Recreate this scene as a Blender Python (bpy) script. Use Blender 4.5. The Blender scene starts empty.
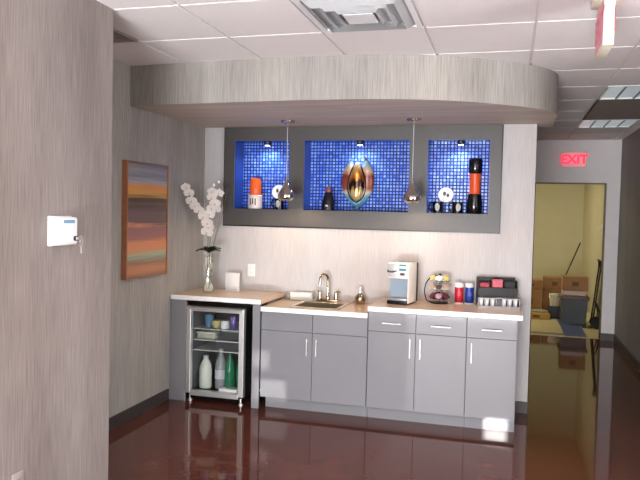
import bpy, bmesh, math, random
from mathutils import Vector, Matrix
random.seed(7)
sc = bpy.context.scene
COL = sc.collection
PI = math.pi

# ------------------------------------------------------------------ helpers
def lin(c):
    return tuple(((v/255)/12.92 if v/255 <= .04045 else ((v/255+.055)/1.055)**2.4) for v in c)

class NT:
    def __init__(s, name):
        s.m = bpy.data.materials.new(name); s.m.use_nodes = True
        s.t = s.m.node_tree; s.n = s.t.nodes
        s.b = s.n['Principled BSDF']; s.out = s.n['Material Output']
    def add(s, typ, **kw):
        n = s.n.new(typ)
        for k, v in kw.items(): setattr(n, k, v)
        return n
    def link(s, a, b): s.t.links.new(a, b)

def mat(name, rgb, rough=.5, metal=0, noise=0, nscale=20, bump=0, coat=0, spec=None, emit=None, estr=0, trans=0, ior=1.45):
    k = NT(name); b = k.b; c = lin(rgb)
    b.inputs['Base Color'].default_value = (*c, 1)
    b.inputs['Roughness'].default_value = rough
    b.inputs['Metallic'].default_value = metal
    b.inputs['IOR'].default_value = ior
    if coat: b.inputs['Coat Weight'].default_value = coat
    if spec is not None: b.inputs['Specular IOR Level'].default_value = spec
    if trans: b.inputs['Transmission Weight'].default_value = trans
    if emit:
        b.inputs['Emission Color'].default_value = (*lin(emit), 1); b.inputs['Emission Strength'].default_value = estr
    tc = k.add('ShaderNodeTexCoord')
    nz = k.add('ShaderNodeTexNoise'); nz.inputs['Scale'].default_value = nscale; nz.inputs['Detail'].default_value = 3
    k.link(tc.outputs['Object'], nz.inputs['Vector'])
    if noise:
        r = k.add('ShaderNodeValToRGB')
        r.color_ramp.elements[0].position = .3; r.color_ramp.elements[1].position = .7
        r.color_ramp.elements[0].color = (*[v*(1-noise) for v in c], 1)
        r.color_ramp.elements[1].color = (*[min(1, v*(1+noise)) for v in c], 1)
        k.link(nz.outputs['Fac'], r.inputs['Fac']); k.link(r.outputs['Color'], b.inputs['Base Color'])
    if bump:
        bp = k.add('ShaderNodeBump'); bp.inputs['Strength'].default_value = bump; bp.inputs['Distance'].default_value = .002
        k.link(nz.outputs['Fac'], bp.inputs['Height']); k.link(bp.outputs['Normal'], b.inputs['Normal'])
    return k.m

def grain_mat(name, dark, light, fine=(150, 150, 5), broad=(3.5, 3.5, .7), rough=.55, warm=None, spec=.3):
    """woven wallcovering with a directional streak"""
    k = NT(name); b = k.b
    g = k.add('ShaderNodeNewGeometry')
    def noise(scale, det):
        mp = k.add('ShaderNodeMapping'); mp.inputs['Scale'].default_value = scale
        nz = k.add('ShaderNodeTexNoise'); nz.inputs['Scale'].default_value = 1; nz.inputs['Detail'].default_value = det
        k.link(g.outputs['Position'], mp.inputs['Vector']); k.link(mp.outputs['Vector'], nz.inputs['Vector'])
        return nz
    a = noise(fine, 3); c = noise(broad, 4)
    mx = k.add('ShaderNodeMath', operation='MULTIPLY_ADD'); mx.inputs[1].default_value = .55
    m2 = k.add('ShaderNodeMath', operation='MULTIPLY'); m2.inputs[1].default_value = .45
    k.link(c.outputs['Fac'], m2.inputs[0]); k.link(a.outputs['Fac'], mx.inputs[0]); k.link(m2.outputs[0], mx.inputs[2])
    r = k.add('ShaderNodeValToRGB')
    r.color_ramp.elements[0].position = .30; r.color_ramp.elements[1].position = .70
    r.color_ramp.elements[0].color = (*lin(dark), 1); r.color_ramp.elements[1].color = (*lin(light), 1)
    k.link(mx.outputs[0], r.inputs['Fac'])
    col = r.outputs['Color']
    if warm:
        w = noise((1.3, 1.3, .8), 2)
        mc = k.add('ShaderNodeMix', data_type='RGBA', blend_type='MULTIPLY')
        rr = k.add('ShaderNodeValToRGB'); rr.color_ramp.elements[0].position = .4; rr.color_ramp.elements[1].position = .65
        rr.color_ramp.elements[0].color = (1, 1, 1, 1); rr.color_ramp.elements[1].color = (*warm, 1)
        k.link(w.outputs['Fac'], rr.inputs['Fac']); mc.inputs[0].default_value = 1
        k.link(col, mc.inputs[6]); k.link(rr.outputs['Color'], mc.inputs[7]); col = mc.outputs[2]
    k.link(col, b.inputs['Base Color'])
    b.inputs['Roughness'].default_value = rough; b.inputs['Specular IOR Level'].default_value = spec
    bp = k.add('ShaderNodeBump'); bp.inputs['Strength'].default_value = .25; bp.inputs['Distance'].default_value = .001
    k.link(a.outputs['Fac'], bp.inputs['Height']); k.link(bp.outputs['Normal'], b.inputs['Normal'])
    return k.m

def ramp_z_mat(name, stops, z0, z1, rough=.35, metal=0, wob=.05, axis=2, nsc=6, const=False, sx=(1, 1, 1), spec=.5):
    """colour bands by object height, with a wobble"""
    k = NT(name); b = k.b
    tc = k.add('ShaderNodeTexCoord'); sp = k.add('ShaderNodeSeparateXYZ'); k.link(tc.outputs['Object'], sp.inputs[0])
    mp = k.add('ShaderNodeMapping'); mp.inputs['Scale'].default_value = sx
    nz = k.add('ShaderNodeTexNoise'); nz.inputs['Scale'].default_value = nsc; nz.inputs['Detail'].default_value = 5
    k.link(tc.outputs['Object'], mp.inputs['Vector']); k.link(mp.outputs['Vector'], nz.inputs['Vector'])
    mr = k.add('ShaderNodeMapRange'); mr.inputs[1].default_value = z0; mr.inputs[2].default_value = z1
    k.link(sp.outputs[axis], mr.inputs[0])
    s = k.add('ShaderNodeMath', operation='SUBTRACT'); s.inputs[1].default_value = .5; k.link(nz.outputs['Fac'], s.inputs[0])
    ma = k.add('ShaderNodeMath', operation='MULTIPLY_ADD'); ma.inputs[1].default_value = wob
    k.link(s.outputs[0], ma.inputs[0]); k.link(mr.outputs[0], ma.inputs[2])
    r = k.add('ShaderNodeValToRGB')
    if const: r.color_ramp.interpolation = 'CONSTANT'
    e = r.color_ramp.elements
    while len(e) < len(stops): e.new(.5)
    for el, (p, c) in zip(e, stops): el.position = p; el.color = (*lin(c), 1)
    k.link(ma.outputs[0], r.inputs['Fac']); k.link(r.outputs['Color'], b.inputs['Base Color'])
    b.inputs['Roughness'].default_value = rough; b.inputs['Metallic'].default_value = metal
    b.inputs['Specular IOR Level'].default_value = spec
    return k.m

def pane_mat(name, tint=(1, 1, 1), refl=.06):
    k = NT(name); k.n.remove(k.b)
    t = k.add('ShaderNodeBsdfTransparent'); t.inputs[0].default_value = (*tint, 1)
    g = k.add('ShaderNodeBsdfGlossy'); g.inputs['Roughness'].default_value = .03
    lw = k.add('ShaderNodeLayerWeight'); lw.inputs[0].default_value = .5
    fr = k.add('ShaderNodeMath', operation='POWER'); fr.inputs[1].default_value = 4; k.link(lw.outputs['Facing'], fr.inputs[0])
    ad = k.add('ShaderNodeMath', operation='MULTIPLY_ADD'); ad.inputs[1].default_value = .55; ad.inputs[2].default_value = refl; ad.use_clamp = True
    mx = k.add('ShaderNodeMixShader')
    k.link(fr.outputs[0], ad.inputs[0]); k.link(ad.outputs[0], mx.inputs[0])
    k.link(t.outputs[0], mx.inputs[1]); k.link(g.outputs[0], mx.inputs[2]); k.link(mx.outputs[0], k.out.inputs[0])
    return k.m

class B:
    def __init__(s): s.bm = bmesh.new()
    def merge(s, tmp, M=None):
        if M is not None: bmesh.ops.transform(tmp, matrix=M, verts=tmp.verts)
        me = bpy.data.meshes.new('t'); tmp.to_mesh(me); tmp.free(); s.bm.from_mesh(me); bpy.data.meshes.remove(me); return s
    def box(s, x0, x1, y0, y1, z0, z1, bev=0, seg=2, M=None):
        t = bmesh.new()
        bmesh.ops.create_cube(t, size=1)
        for v in t.verts:
            v.co = Vector(((x0+x1)/2+v.co.x*(x1-x0), (y0+y1)/2+v.co.y*(y1-y0), (z0+z1)/2+v.co.z*(z1-z0)))
        if bev: bmesh.ops.bevel(t, geom=t.edges[:], offset=bev, segments=seg, affect='EDGES', profile=.5)
        return s.merge(t, M)
    def lathe(s, prof, c=(0, 0, 0), seg=32, M=None):
        t = bmesh.new(); rings = []
        for r, z in prof:
            if r < 1e-6: rings.append([t.verts.new((c[0], c[1], c[2]+z))])
            else: rings.append([t.verts.new((c[0]+r*math.cos(2*PI*i/seg), c[1]+r*math.sin(2*PI*i/seg), c[2]+z)) for i in range(seg)])
        for a, b in zip(rings, rings[1:]):
            for i in range(seg):
                j = (i+1) % seg
                if len(a) == 1 and len(b) == 1: continue
                if len(a) == 1: t.faces.new((a[0], b[j], b[i]))
                elif len(b) == 1: t.faces.new((a[i], a[j], b[0]))
                else: t.faces.new((a[i], a[j], b[j], b[i]))
        bmesh.ops.recalc_face_normals(t, faces=t.faces[:])
        return s.merge(t, M)
    def cyl(s, r, z0, z1, c=(0, 0), seg=28, bev=.0, M=None):
        e = min(bev, r*.5)
        p = [(0, z0), (r-e, z0), (r, z0+e), (r, z1-e), (r-e, z1), (0, z1)] if e else [(0, z0), (r, z0), (r, z1), (0, z1)]
        return s.lathe(p, (c[0], c[1], 0), seg, M)
    def tube(s, pts, r, seg=10, closed=False):
        t = bmesh.new(); P = [Vector(p) for p in pts]; n = len(P)
        rad = r if isinstance(r, (list, tuple)) else [r]*n
        rings = []; up = None
        for i, p in enumerate(P):
            if closed: d = P[(i+1) % n]-P[i-1]
            else: d = P[min(i+1, n-1)]-P[max(i-1, 0)]
            d.normalize()
            if up is None: up = Vector((0, 0, 1)) if abs(d.z) < .9 else Vector((1, 0, 0))
            up = (up-d*up.dot(d)).normalized(); sd = d.cross(up)
            rings.append([t.verts.new(p+(up*math.cos(2*PI*k/seg)+sd*math.sin(2*PI*k/seg))*rad[i]) for k in range(seg)])
        pairs = list(zip(rings, rings[1:]))+([(rings[-1], rings[0])] if closed else [])
        for a, b in pairs:
            for k in range(seg): t.faces.new((a[k], a[(k+1) % seg], b[(k+1) % seg], b[k]))
        if not closed: t.faces.new(rings[0][::-1]); t.faces.new(rings[-1])
        bmesh.ops.recalc_face_normals(t, faces=t.faces[:])
        return s.merge(t)
    def prism(s, poly, z0, z1, M=None, bev=0):
        t = bmesh.new()
        a = [t.verts.new((x, y, z0)) for x, y in poly]; b = [t.verts.new((x, y, z1)) for x, y in poly]
        t.faces.new(a[::-1]); t.faces.new(b); n = len(poly)
        for i in range(n): t.faces.new((a[i], a[(i+1) % n], b[(i+1) % n], b[i]))
        bmesh.ops.recalc_face_normals(t, faces=t.faces[:])
        if bev: bmesh.ops.bevel(t, geom=t.edges[:], offset=bev, segments=2, affect='EDGES', profile=.5)
        return s.merge(t, M)
    def ball(s, r, c, sc=(1, 1, 1), u=16, v=10, M=None):
        t = bmesh.new(); bmesh.ops.create_uvsphere(t, u_segments=u, v_segments=v, radius=r)
        for w in t.verts: w.co = Vector((w.co.x*sc[0]+c[0], w.co.y*sc[1]+c[1], w.co.z*sc[2]+c[2]))
        return s.merge(t, M)
    def build(s, name, m, parent=None, loc=None, rotz=0, sharp=35, smooth=True, down=None):
        me = bpy.data.meshes.new(name); s.bm.to_mesh(me); s.bm.free()
        me.materials.append(m)
        if smooth:
            for p in me.polygons: p.use_smooth = True
            me.set_sharp_from_angle(angle=math.radians(sharp))
        if down:
            me.materials.append(down)
            for p in me.polygons:
                if p.normal.z < -.5: p.material_index = 1
        o = bpy.data.objects.new(name, me); COL.objects.link(o)
        if parent: o.parent = parent
        if loc: o.location = loc
        o.rotation_euler.z = rotz
        return o

def tag(o, label, cat, group=None, kind=None):
    o['label'] = label; o['category'] = cat
    if group: o['group'] = group
    if kind: o['kind'] = kind
    return o
def struct(o): o['kind'] = 'structure'; return o
def thing(name, label, cat, loc, rotz=0, group=None):
    o = bpy.data.objects.new(name, None); COL.objects.link(o); o.location = loc; o.rotation_euler.z = rotz
    o.empty_display_size = .05
    return tag(o, label, cat, group)
def dup(root, loc, rotz, label, group=None):
    r = root.copy(); COL.objects.link(r); r.location = loc; r.rotation_euler.z = rotz; r['label'] = label
    if group: r['group'] = group
    for ch in list(root.children):
        c = ch.copy(); COL.objects.link(c); c.parent = r
        for g in list(ch.children):
            d = g.copy(); COL.objects.link(d); d.parent = c
    return r
def text_mesh(name, body, size, m, parent, loc, rot, depth=.002, bold=0.0):
    cu = bpy.data.curves.new(name, 'FONT'); cu.body = body; cu.size = size; cu.extrude = depth; cu.offset = bold
    cu.align_x = 'CENTER'; cu.align_y = 'CENTER'
    t = bpy.data.objects.new(name+'_c', cu); COL.objects.link(t)
    dg = bpy.context.evaluated_depsgraph_get(); dg.update()
    me = bpy.data.meshes.new_from_object(t.evaluated_get(dg))
    bpy.data.objects.remove(t)
    me.materials.clear(); me.materials.append(m)
    o = bpy.data.objects.new(name, me); COL.objects.link(o); o.parent = parent; o.location = loc; o.rotation_euler = rot
    return o
def smooth_path(pts, n=8):
    P = [Vector(p) for p in pts]; out = []
    for i in range(len(P)-1):
        p0 = P[max(i-1, 0)]; p1 = P[i]; p2 = P[i+1]; p3 = P[min(i+2, len(P)-1)]
        for k in range(n):
            t = k/n
            out.append(.5*((2*p1)+(p2-p0)*t+(2*p0-5*p1+4*p2-p3)*t*t+(3*p1-p0-3*p2+p3)*t**3))
    out.append(P[-1]); return out

# ------------------------------------------------------------------ materials
M = {}
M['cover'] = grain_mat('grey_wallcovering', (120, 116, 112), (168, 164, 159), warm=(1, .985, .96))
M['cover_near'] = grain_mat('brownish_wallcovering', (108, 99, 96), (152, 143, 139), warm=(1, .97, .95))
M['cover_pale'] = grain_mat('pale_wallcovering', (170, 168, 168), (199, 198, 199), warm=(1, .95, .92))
M['cover_under'] = grain_mat('soffit_underside', (166, 153, 144), (206, 195, 186), fine=(2.2, 60, 60), broad=(.6, 9, 9))
M['wall_grey'] = mat('grey_paint', (222, 217, 216), .6, noise=.03, nscale=6)
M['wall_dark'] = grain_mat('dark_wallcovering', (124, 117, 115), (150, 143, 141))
M['beige'] = mat('beige_paint', (206, 198, 164), .7, noise=.03, nscale=3)
M['tile'] = mat('ceiling_tile', (230, 226, 226), .85, noise=.06, nscale=160, bump=.15)
M['base'] = mat('rubber_baseboard', (52, 46, 44), .4)
M['cab'] = mat('grey_lacquer', (128, 128, 132), .06, noise=.02, nscale=3)
M['kick'] = mat('toe_kick', (118, 118, 122), .35)
M['steel'] = mat('brushed_steel', (222, 221, 219), .38, .85)
M['chrome'] = mat('chrome', (215, 208, 204), .08, 1)
M['sink'] = mat('sink_steel', (220, 206, 184), .3, .95)
M['bronze'] = mat('warm_nickel', (176, 160, 140), .18, 1)
M['frame'] = mat('charcoal_panel', (72, 70, 69), .42, noise=.05, nscale=40)
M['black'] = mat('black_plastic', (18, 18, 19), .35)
M['gloss_black'] = mat('gloss_black', (14, 14, 16), .12)
M['white'] = mat('white_plastic', (228, 228, 226), .4)
M['cream'] = mat('cream_plastic', (222, 215, 196), .5)
M['counter'] = mat('tan_laminate', (206, 178, 150), .2, noise=.06, nscale=220)
M['edge'] = mat('daylit_edge_white', (240, 238, 236), .35)  # front edge whiter than the top: daylight on it put into the colour
M['card'] = mat('cardboard', (160, 118, 82), .8, noise=.08, nscale=9)
M['tape'] = mat('packing_tape', (182, 146, 104), .4)
M['red'] = mat('red_print', (196, 30, 52), .35)
M['blue'] = mat('blue_print', (30, 62, 158), .35)
M['pane'] = pane_mat('clear_pane', (.93, .95, .95), .05)
M['acrylic'] = pane_mat('clear_acrylic', (.96, .97, .97), .08)
M['glassv'] = pane_mat('vase_glass', (.96, .98, .97), .03)
M['puck'] = mat('lamp_lens', (255, 255, 255), .4, emit=(235, 242, 255), estr=12)

def mosaic():
    k = NT('blue_glass_mosaic'); b = k.b
    g = k.add('ShaderNodeNewGeometry'); sp = k.add('ShaderNodeSeparateXYZ'); k.link(g.outputs['Position'], sp.inputs[0])
    cb = k.add('ShaderNodeCombineXYZ'); k.link(sp.outputs[0], cb.inputs[0]); k.link(sp.outputs[2], cb.inputs[1])
    br = k.add('ShaderNodeTexBrick'); br.offset = 0; br.squash = 1
    br.inputs['Scale'].default_value = 1; br.inputs['Brick Width'].default_value = .030; br.inputs['Row Height'].default_value = .030
    br.inputs['Mortar Size'].default_value = .0055; br.inputs['Mortar Smooth'].default_value = .1; br.inputs['Bias'].default_value = 0
    br.inputs['Color1'].default_value = (*lin((60, 110, 240)), 1); br.inputs['Color2'].default_value = (*lin((126, 168, 255)), 1)
    br.inputs['Mortar'].default_value = (*lin((6, 18, 92)), 1)
    k.link(cb.outputs[0], br.inputs['Vector']); k.link(br.outputs['Color'], b.inputs['Base Color'])
    rr = k.add('ShaderNodeMapRange'); rr.inputs[3].default_value = .12; rr.inputs[4].default_value = .7
    k.link(br.outputs['Fac'], rr.inputs[0]); k.link(rr.outputs[0], b.inputs['Roughness'])
    bp = k.add('ShaderNodeBump'); bp.invert = True; bp.inputs['Strength'].default_value = .6; bp.inputs['Distance'].default_value = .003
    k.link(br.outputs['Fac'], bp.inputs['Height']); k.link(bp.outputs['Normal'], b.inputs['Normal'])
    return k.m
M['mosaic'] = mosaic()
M['lining'] = mat('blue_glass_lining', (34, 66, 150), .2)

def floor_mat():
    k = NT('stained_concrete'); b = k.b
    g = k.add('ShaderNodeNewGeometry')
    n1 = k.add('ShaderNodeTexNoise'); n1.inputs['Scale'].default_value = 1.4; n1.inputs['Detail'].default_value = 2.5; n1.inputs['Roughness'].default_value = .55
    n2 = k.add('ShaderNodeTexNoise'); n2.inputs['Scale'].default_value = 5; n2.inputs['Detail'].default_value = 2
    k.link(g.outputs['Position'], n1.inputs['Vector']); k.link(g.outputs['Position'], n2.inputs['Vector'])
    mx = k.add('ShaderNodeMath', operation='MULTIPLY_ADD'); mx.inputs[1].default_value = .6
    m2 = k.add('ShaderNodeMath', operation='MULTIPLY'); m2.inputs[1].default_value = .4
    k.link(n2.outputs[0], m2.inputs[0]); k.link(n1.outputs[0], mx.inputs[0]); k.link(m2.outputs[0], mx.inputs[2])
    r = k.add('ShaderNodeValToRGB'); e = r.color_ramp.elements; e.new(.5)
    for el, (p, c) in zip(e, [(.2, (78, 42, 34)), (.5, (92, 50, 40)), (.8, (108, 60, 48))]): el.position = p; el.color = (*lin(c), 1)
    k.link(mx.outputs[0], r.inputs[0]); k.link(r.outputs[0], b.inputs['Base Color'])
    b.inputs['Roughness'].default_value = .05; b.inputs['IOR'].default_value = 1.4
    return k.m
M['floor'] = floor_mat()

def vct_mat():
    """vinyl tiles: cream with a blue border that turns a corner"""
    k = NT('vinyl_tile_floor'); b = k.b
    g = k.add('ShaderNodeNewGeometry'); sp = k.add('ShaderNodeSeparateXYZ'); k.link(g.outputs['Position'], sp.inputs[0])
    def rng(sock, lo, hi):
        a = k.add('ShaderNodeMath', operation='GREATER_THAN'); a.inputs[1].default_value = lo; k.link(sock, a.inputs[0])
        c = k.add('ShaderNodeMath', operation='LESS_THAN'); c.inputs[1].default_value = hi; k.link(sock, c.inputs[0])
        m = k.add('ShaderNodeMath', operation='MULTIPLY'); k.link(a.outputs[0], m.inputs[0]); k.link(c.outputs[0], m.inputs[1]); return m.outputs[0]
    def mul(a, c):
        m = k.add('ShaderNodeMath', operation='MULTIPLY'); k.link(a, m.inputs[0]); k.link(c, m.inputs[1]); return m.outputs[0]
    f1 = mul(rng(sp.outputs[0], -.02, .285), rng(sp.outputs[1], 4.16, 8.2))
    f2 = mul(rng(sp.outputs[0], -3, -.02), rng(sp.outputs[1], 4.2, 4.38))
    br = k.add('ShaderNodeTexBrick'); br.offset = 0; br.inputs['Scale'].default_value = 1
    br.inputs['Brick Width'].default_value = .305; br.inputs['Row Height'].default_value = .305; br.inputs['Mortar Size'].default_value = .002
    br.inputs['Color1'].default_value = (*lin((214, 200, 150)), 1); br.inputs['Color2'].default_value = (*lin((222, 208, 160)), 1); br.inputs['Mortar'].default_value = (*lin((170, 158, 120)), 1)
    k.link(g.outputs['Position'], br.inputs['Vector'])
    def mix(f, a, c):
        m = k.add('ShaderNodeMix', data_type='RGBA'); k.link(f, m.inputs[0]); k.link(a, m.inputs[6]); m.inputs[7].default_value = (*lin(c), 1); return m.outputs[2]
    c = mix(f2, br.outputs['Color'], (122, 122, 128)); c = mix(f1, c, (84, 94, 138))
    k.link(c, b.inputs['Base Color']); b.inputs['Roughness'].default_value = .3
    return k.m
M['vct'] = vct_mat()

# ------------------------------------------------------------------ room shell
XL, XR, YF, ZC, ZS = -3.63, .60, 4.0, 2.7265, 2.4277
YREAR = -9.5
# floor
struct(B().box(-3.9, 3.3, YREAR-.2, 4.08, -.12, 0).build('floor', M['floor'], smooth=False))
# ceiling: grid slab with dropped tegular tiles (skipping the cells of the fixtures)
cb_ = B()
gx0, gp, gy0, gq = -2.552, .6096, -1.98, .66
cb_.box(-3.9, 3.3, YREAR-.2, 4.12, ZC+.012, ZC+.1)
fix = {(1, -1), (4, 3), (4, 4), (4, 5), (4, 6), (-2, -1)}
for i in range(-3, 11):
    for j in range(-12, 10):
        if (i, j) in fix: continue
        x0, x1 = gx0+i*gp+.009, gx0+(i+1)*gp-.009; y0, y1 = gy0+j*gq+.009, gy0+(j+1)*gq-.009
        x0 = max(x0, -3.85); x1 = min(x1, 3.25); y1 = min(y1, 4.1); y0 = max(y0, YREAR-.1)
        if x1-x0 < .03 or y1-y0 < .03: continue
        cb_.box(x0, x1, y0, y1, ZC, ZC+.014)
struct(cb_.build('ceiling', M['tile'], smooth=False))
# walls
wb = B()
wb.box(XL, -.633, 0, .3, 0, 1.519); wb.box(XL, -3.417, 0, .3, 1.519, ZC); wb.box(-.910, -.633, 0, .3, 1.519, ZC)
wb.box(-3.417, -.910, .202, .3, 1.519, ZC)
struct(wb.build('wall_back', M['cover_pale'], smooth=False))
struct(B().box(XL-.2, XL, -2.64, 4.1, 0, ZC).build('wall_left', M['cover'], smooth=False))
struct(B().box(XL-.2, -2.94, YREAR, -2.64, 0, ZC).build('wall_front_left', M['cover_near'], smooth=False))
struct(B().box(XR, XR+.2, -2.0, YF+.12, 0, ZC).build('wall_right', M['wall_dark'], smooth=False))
struct(B().box(XR+.2, 3.2, -2.0, -1.8, 0, ZC).build('wall_return', M['wall_grey'], smooth=False))
struct(B().box(3.2, 3.4, YREAR, -1.8, 0, ZC).build('wall_far_right', M['wall_grey'], smooth=False))
DX0, DX1, DZ = -.50, .43, 2.147
wf = B(); wf.box(XL, DX0, YF, YF+.12, 0, ZC); wf.box(DX1, XR, YF, YF+.12, 0, ZC); wf.box(DX0, DX1, YF, YF+.12, DZ, ZC)
struct(wf.build('wall_far', M['wall_grey'], smooth=False))
df = B(); df.box(DX0, DX0+.012, YF-.004, YF+.124, 0, DZ); df.box(DX1-.012, DX1, YF-.004, YF+.124, 0, DZ); df.box(DX0+.012, DX1-.012, YF-.004, YF+.124, DZ-.014, DZ)
struct(df.build('door_1', mat('door_frame_paint', (104, 96, 74), .5), smooth=False))
# soffit with bowed front
front = [(XL, -1.325), (-3.3, -1.345), (-3.0, -1.365), (-2.65, -1.385), (-2.3, -1.40), (-1.95, -1.395), (-1.7, -1.375), (-1.5, -1.335), (-1.32, -1.28), (-1.15, -1.205),
         (-1.0, -1.115), (-.86, -1.01), (-.75, -.915), (-.66, -.82), (-.59, -.725), (-.545, -.63), (-.517, -.52), (-.507, -.40), (-.507, .2)]
fs = [tuple(p.xy) for p in smooth_path([(x, y, 0) for x, y in front], 4)]
so = B(); so.prism(fs+[(XL, .2)], ZS, ZC)
# keep the bulkhead out of the wall it runs into
tmp = B(); tmp.prism(fs+[(-.507, .2), (-.628, .2), (-.628, -.002), (XL, -.002)], ZS, ZC); so.bm.free()
struct(tmp.build('soffit', M['cover'], down=M['cover_under']))
# baseboards
def board(name, x0, x1, y0, y1): struct(B().box(x0, x1, y0, y1, 0, .1, .002, 1).build(name, M['base'], smooth=False))
board('baseboard_left', XL, XL+.01, -2.64, -.66)
board('baseboard_back', -.735, -.628, -.010, -.0005)
board('baseboard_right', XR-.01, XR, -2.0, YF-.012)
bf = B(); bf.box(DX1, XR-.011, YF-.01, YF, 0, .1); bf.box(DX1-.012, DX1-.002, YF-.01, YF+.122, 0, .1)
struct(bf.build('baseboard_far', M['base'], smooth=False))
board('baseboard_front', -2.94, -2.93, YREAR, -2.64)
# storage room beyond the doorway
struct(B().box(-2.2, .8, 4.08, 8.7, -.12, .002).build('floor_storage', M['vct'], smooth=False))
struct(B().box(-2.2, .78, 8.4, 8.6, 0, 2.75).build('wall_storage_back', M['beige'], smooth=False))
struct(B().box(.585, .78, 4.12, 8.4, 0, 2.75).build('wall_storage_right', M['beige'], smooth=False))
struct(B().box(-2.2, -2.0, 4.12, 8.4, 0, 2.75).build('wall_storage_left', M['beige'], smooth=False))
struct(B().box(-2.2, .8, 4.12, 8.6, 2.75, 2.85).build('ceiling_storage', M['beige'], smooth=False))
# unseen rear wall of the room; slots added to shape the sun patches
SUN = Vector((-.12, 1, -.25))      # travel direction of sunlight
def slot(x0, x1, z0, z1, y=-.62):
    t = (y-YREAR); return (x0-SUN.x*t, x1-SUN.x*t, z0-SUN.z*t, z1-SUN.z*t)
slots = [slot(-.955, -.79, .015, .105), slot(-2.86, -2.72, .335, .49), slot(-2.85, -2.57, .075, .255)]
xs = sorted({-3.0, 3.4}|{v for s in slots for v in s[:2]}); zs = sorted({0, ZC}|{v for s in slots for v in s[2:]})
rw = B()
for a, b in zip(xs, xs[1:]):
    for c, d in zip(zs, zs[1:]):
        mx, mz = (a+b)/2, (c+d)/2
        hit = [n for n, s in enumerate(slots) if s[0] < mx < s[1] and s[2] < mz < s[3]]
        if not hit: rw.box(a, b, YREAR-.02, YREAR, c, d)
for s in slots[1:]:  # slats added to dim the sun patches beside the cooler
    n = 7
    for i in range(n):
        z = s[2]+(s[3]-s[2])*(i+.5)/n; h = (s[3]-s[2])/n*.43
        rw.box(s[0], s[1], YREAR-.002, YREAR, z-h, z+h)
struct(rw.build('wall_rear', M['wall_grey'], smooth=False))

# ------------------------------------------------------------------ display niche
dn = thing('display_niche', 'charcoal built-in wall niche unit with three blue tiled openings', 'wall niche', (0, 0, 1.52))
NX0, NX1, NZ0, NZ1 = -3.415, -.912, 0, ZS-1.52-.002
ops = [(-3.315, -2.778), (-2.638, -1.681), (-1.525, -1.003)]; oz0, oz1 = 1.672-1.52, 2.302-1.52
c = B(); yf, yb = -.03, .2
c.box(NX0, NX1, yf, yb, NZ0, oz0); c.box(NX0, NX1, yf, yb, oz1, NZ1)
xx = [NX0]+[v for o in ops for v in o]+[NX1]
for i in range(0, len(xx), 2): c.box(xx[i], xx[i+1], yf, yb, oz0, oz1)
c.build('casing', M['frame'], dn, smooth=False)
tr = B(); tr.box(NX0-.012, NX0-.0005, -.014, -.0005, -.012, NZ1); tr.box(NX1+.0005, NX1+.012, -.014, -.0005, -.012, NZ1); tr.box(NX0-.0005, NX1+.0005, -.014, -.0005, -.012, -.0005)  # thin black edge band around the casing
tr.build('black_trim', M['black'], dn, smooth=False)['label'] = 'black trim line'
for a, b in ops:
    B().box(a, b, .19, .1985, oz0, oz1).build('mosaic_panel', M['mosaic'], dn, smooth=False)['label'] = 'blue glass mosaic'
    l = B(); l.box(a, a+.004, -.012, .19, oz0, oz1); l.box(b-.004, b, -.012, .19, oz0, oz1); l.box(a+.004, b-.004, -.012, .19, oz1-.004, oz1)
    l.build('side_lining', M['lining'], dn, smooth=False)
    cx = (a+b)/2+.01
    p = B(); p.lathe([(0, 0), (.034, 0), (.034, -.018), (.026, -.03), (.022, -.03)], (cx, .09, oz1-.004), 24)
    pk = p.build('puck_light', M['black'], dn)
    B().lathe([(0, -.026), (.0215, -.026), (.0215, -.031), (0, -.033)], (cx, .09, oz1-.004), 20).build('lens', M['puck'], pk)

# ------------------------------------------------------------------ counters and cabinets
def counter(name, label, x0, x1, ztop, hole=None, th=.037):
    t = thing(name, label, 'countertop', ((x0+x1)/2, -.32, ztop-th)); ox, oy = (x0+x1)/2, -.32
    b = B(); X0, X1, Y0, Y1 = x0-ox, x1-ox, -.637-oy, -.001-oy
    if hole:
        hx0, hx1, hy0, hy1 = hole[0]-ox, hole[1]-ox, hole[2]-oy, hole[3]-oy
        b.box(X0, hx0, Y0, Y1, 0, th); b.box(hx1, X1, Y0, Y1, 0, th); b.box(hx0, hx1, Y0, hy0, 0, th); b.box(hx0, hx1, hy1, Y1, 0, th)
    else: b.box(X0, X1, Y0, Y1, 0, th)
    b.build('top_surface', M['counter'], t, smooth=False)
    e = B(); e.box(X0, X1, Y0-.008, Y0, -.001, th+.0005, .002, 1)
    if x1 > -.8: e.box(X1, X1+.006, Y0-.008, Y1, -.001, th+.0005, .002, 1)
    e.build('front_edge', M['edge'], t, smooth=False)['label'] = 'front edge with daylight painted white'
    return t
counter('countertop', 'raised tan countertop with white edge over the glass-door cooler', -3.628, -2.80, .9135)
counter('countertop', 'lower tan countertop with white edge around the sink', -2.798, -1.893, .858, hole=(-2.55, -2.18, -.535, -.205))
counter('countertop', 'raised tan countertop with white edge under the coffee maker', -1.891, -.712, .9144)

def bar_pull(parent, x, y, z, L, vertical):
    b = B(); h = L/2; r = .0045; off = .028
    if vertical:
        b.tube([(x, y-off, z-h), (x, y-off, z+h)], r); 
        for s in (-1, 1): b.tube([(x, y, z+s*h*.72), (x, y-off, z+s*h*.72)], r*.9, 8)
    else:
        b.tube([(x-h, y-off, z), (x+h, y-off, z)], r)
        for s in (-1, 1): b.tube([(x+s*h*.72, y, z), (x+s*h*.72, y-off, z)], r*.9, 8)
    return b.build('handle', M['steel'], parent)

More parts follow.
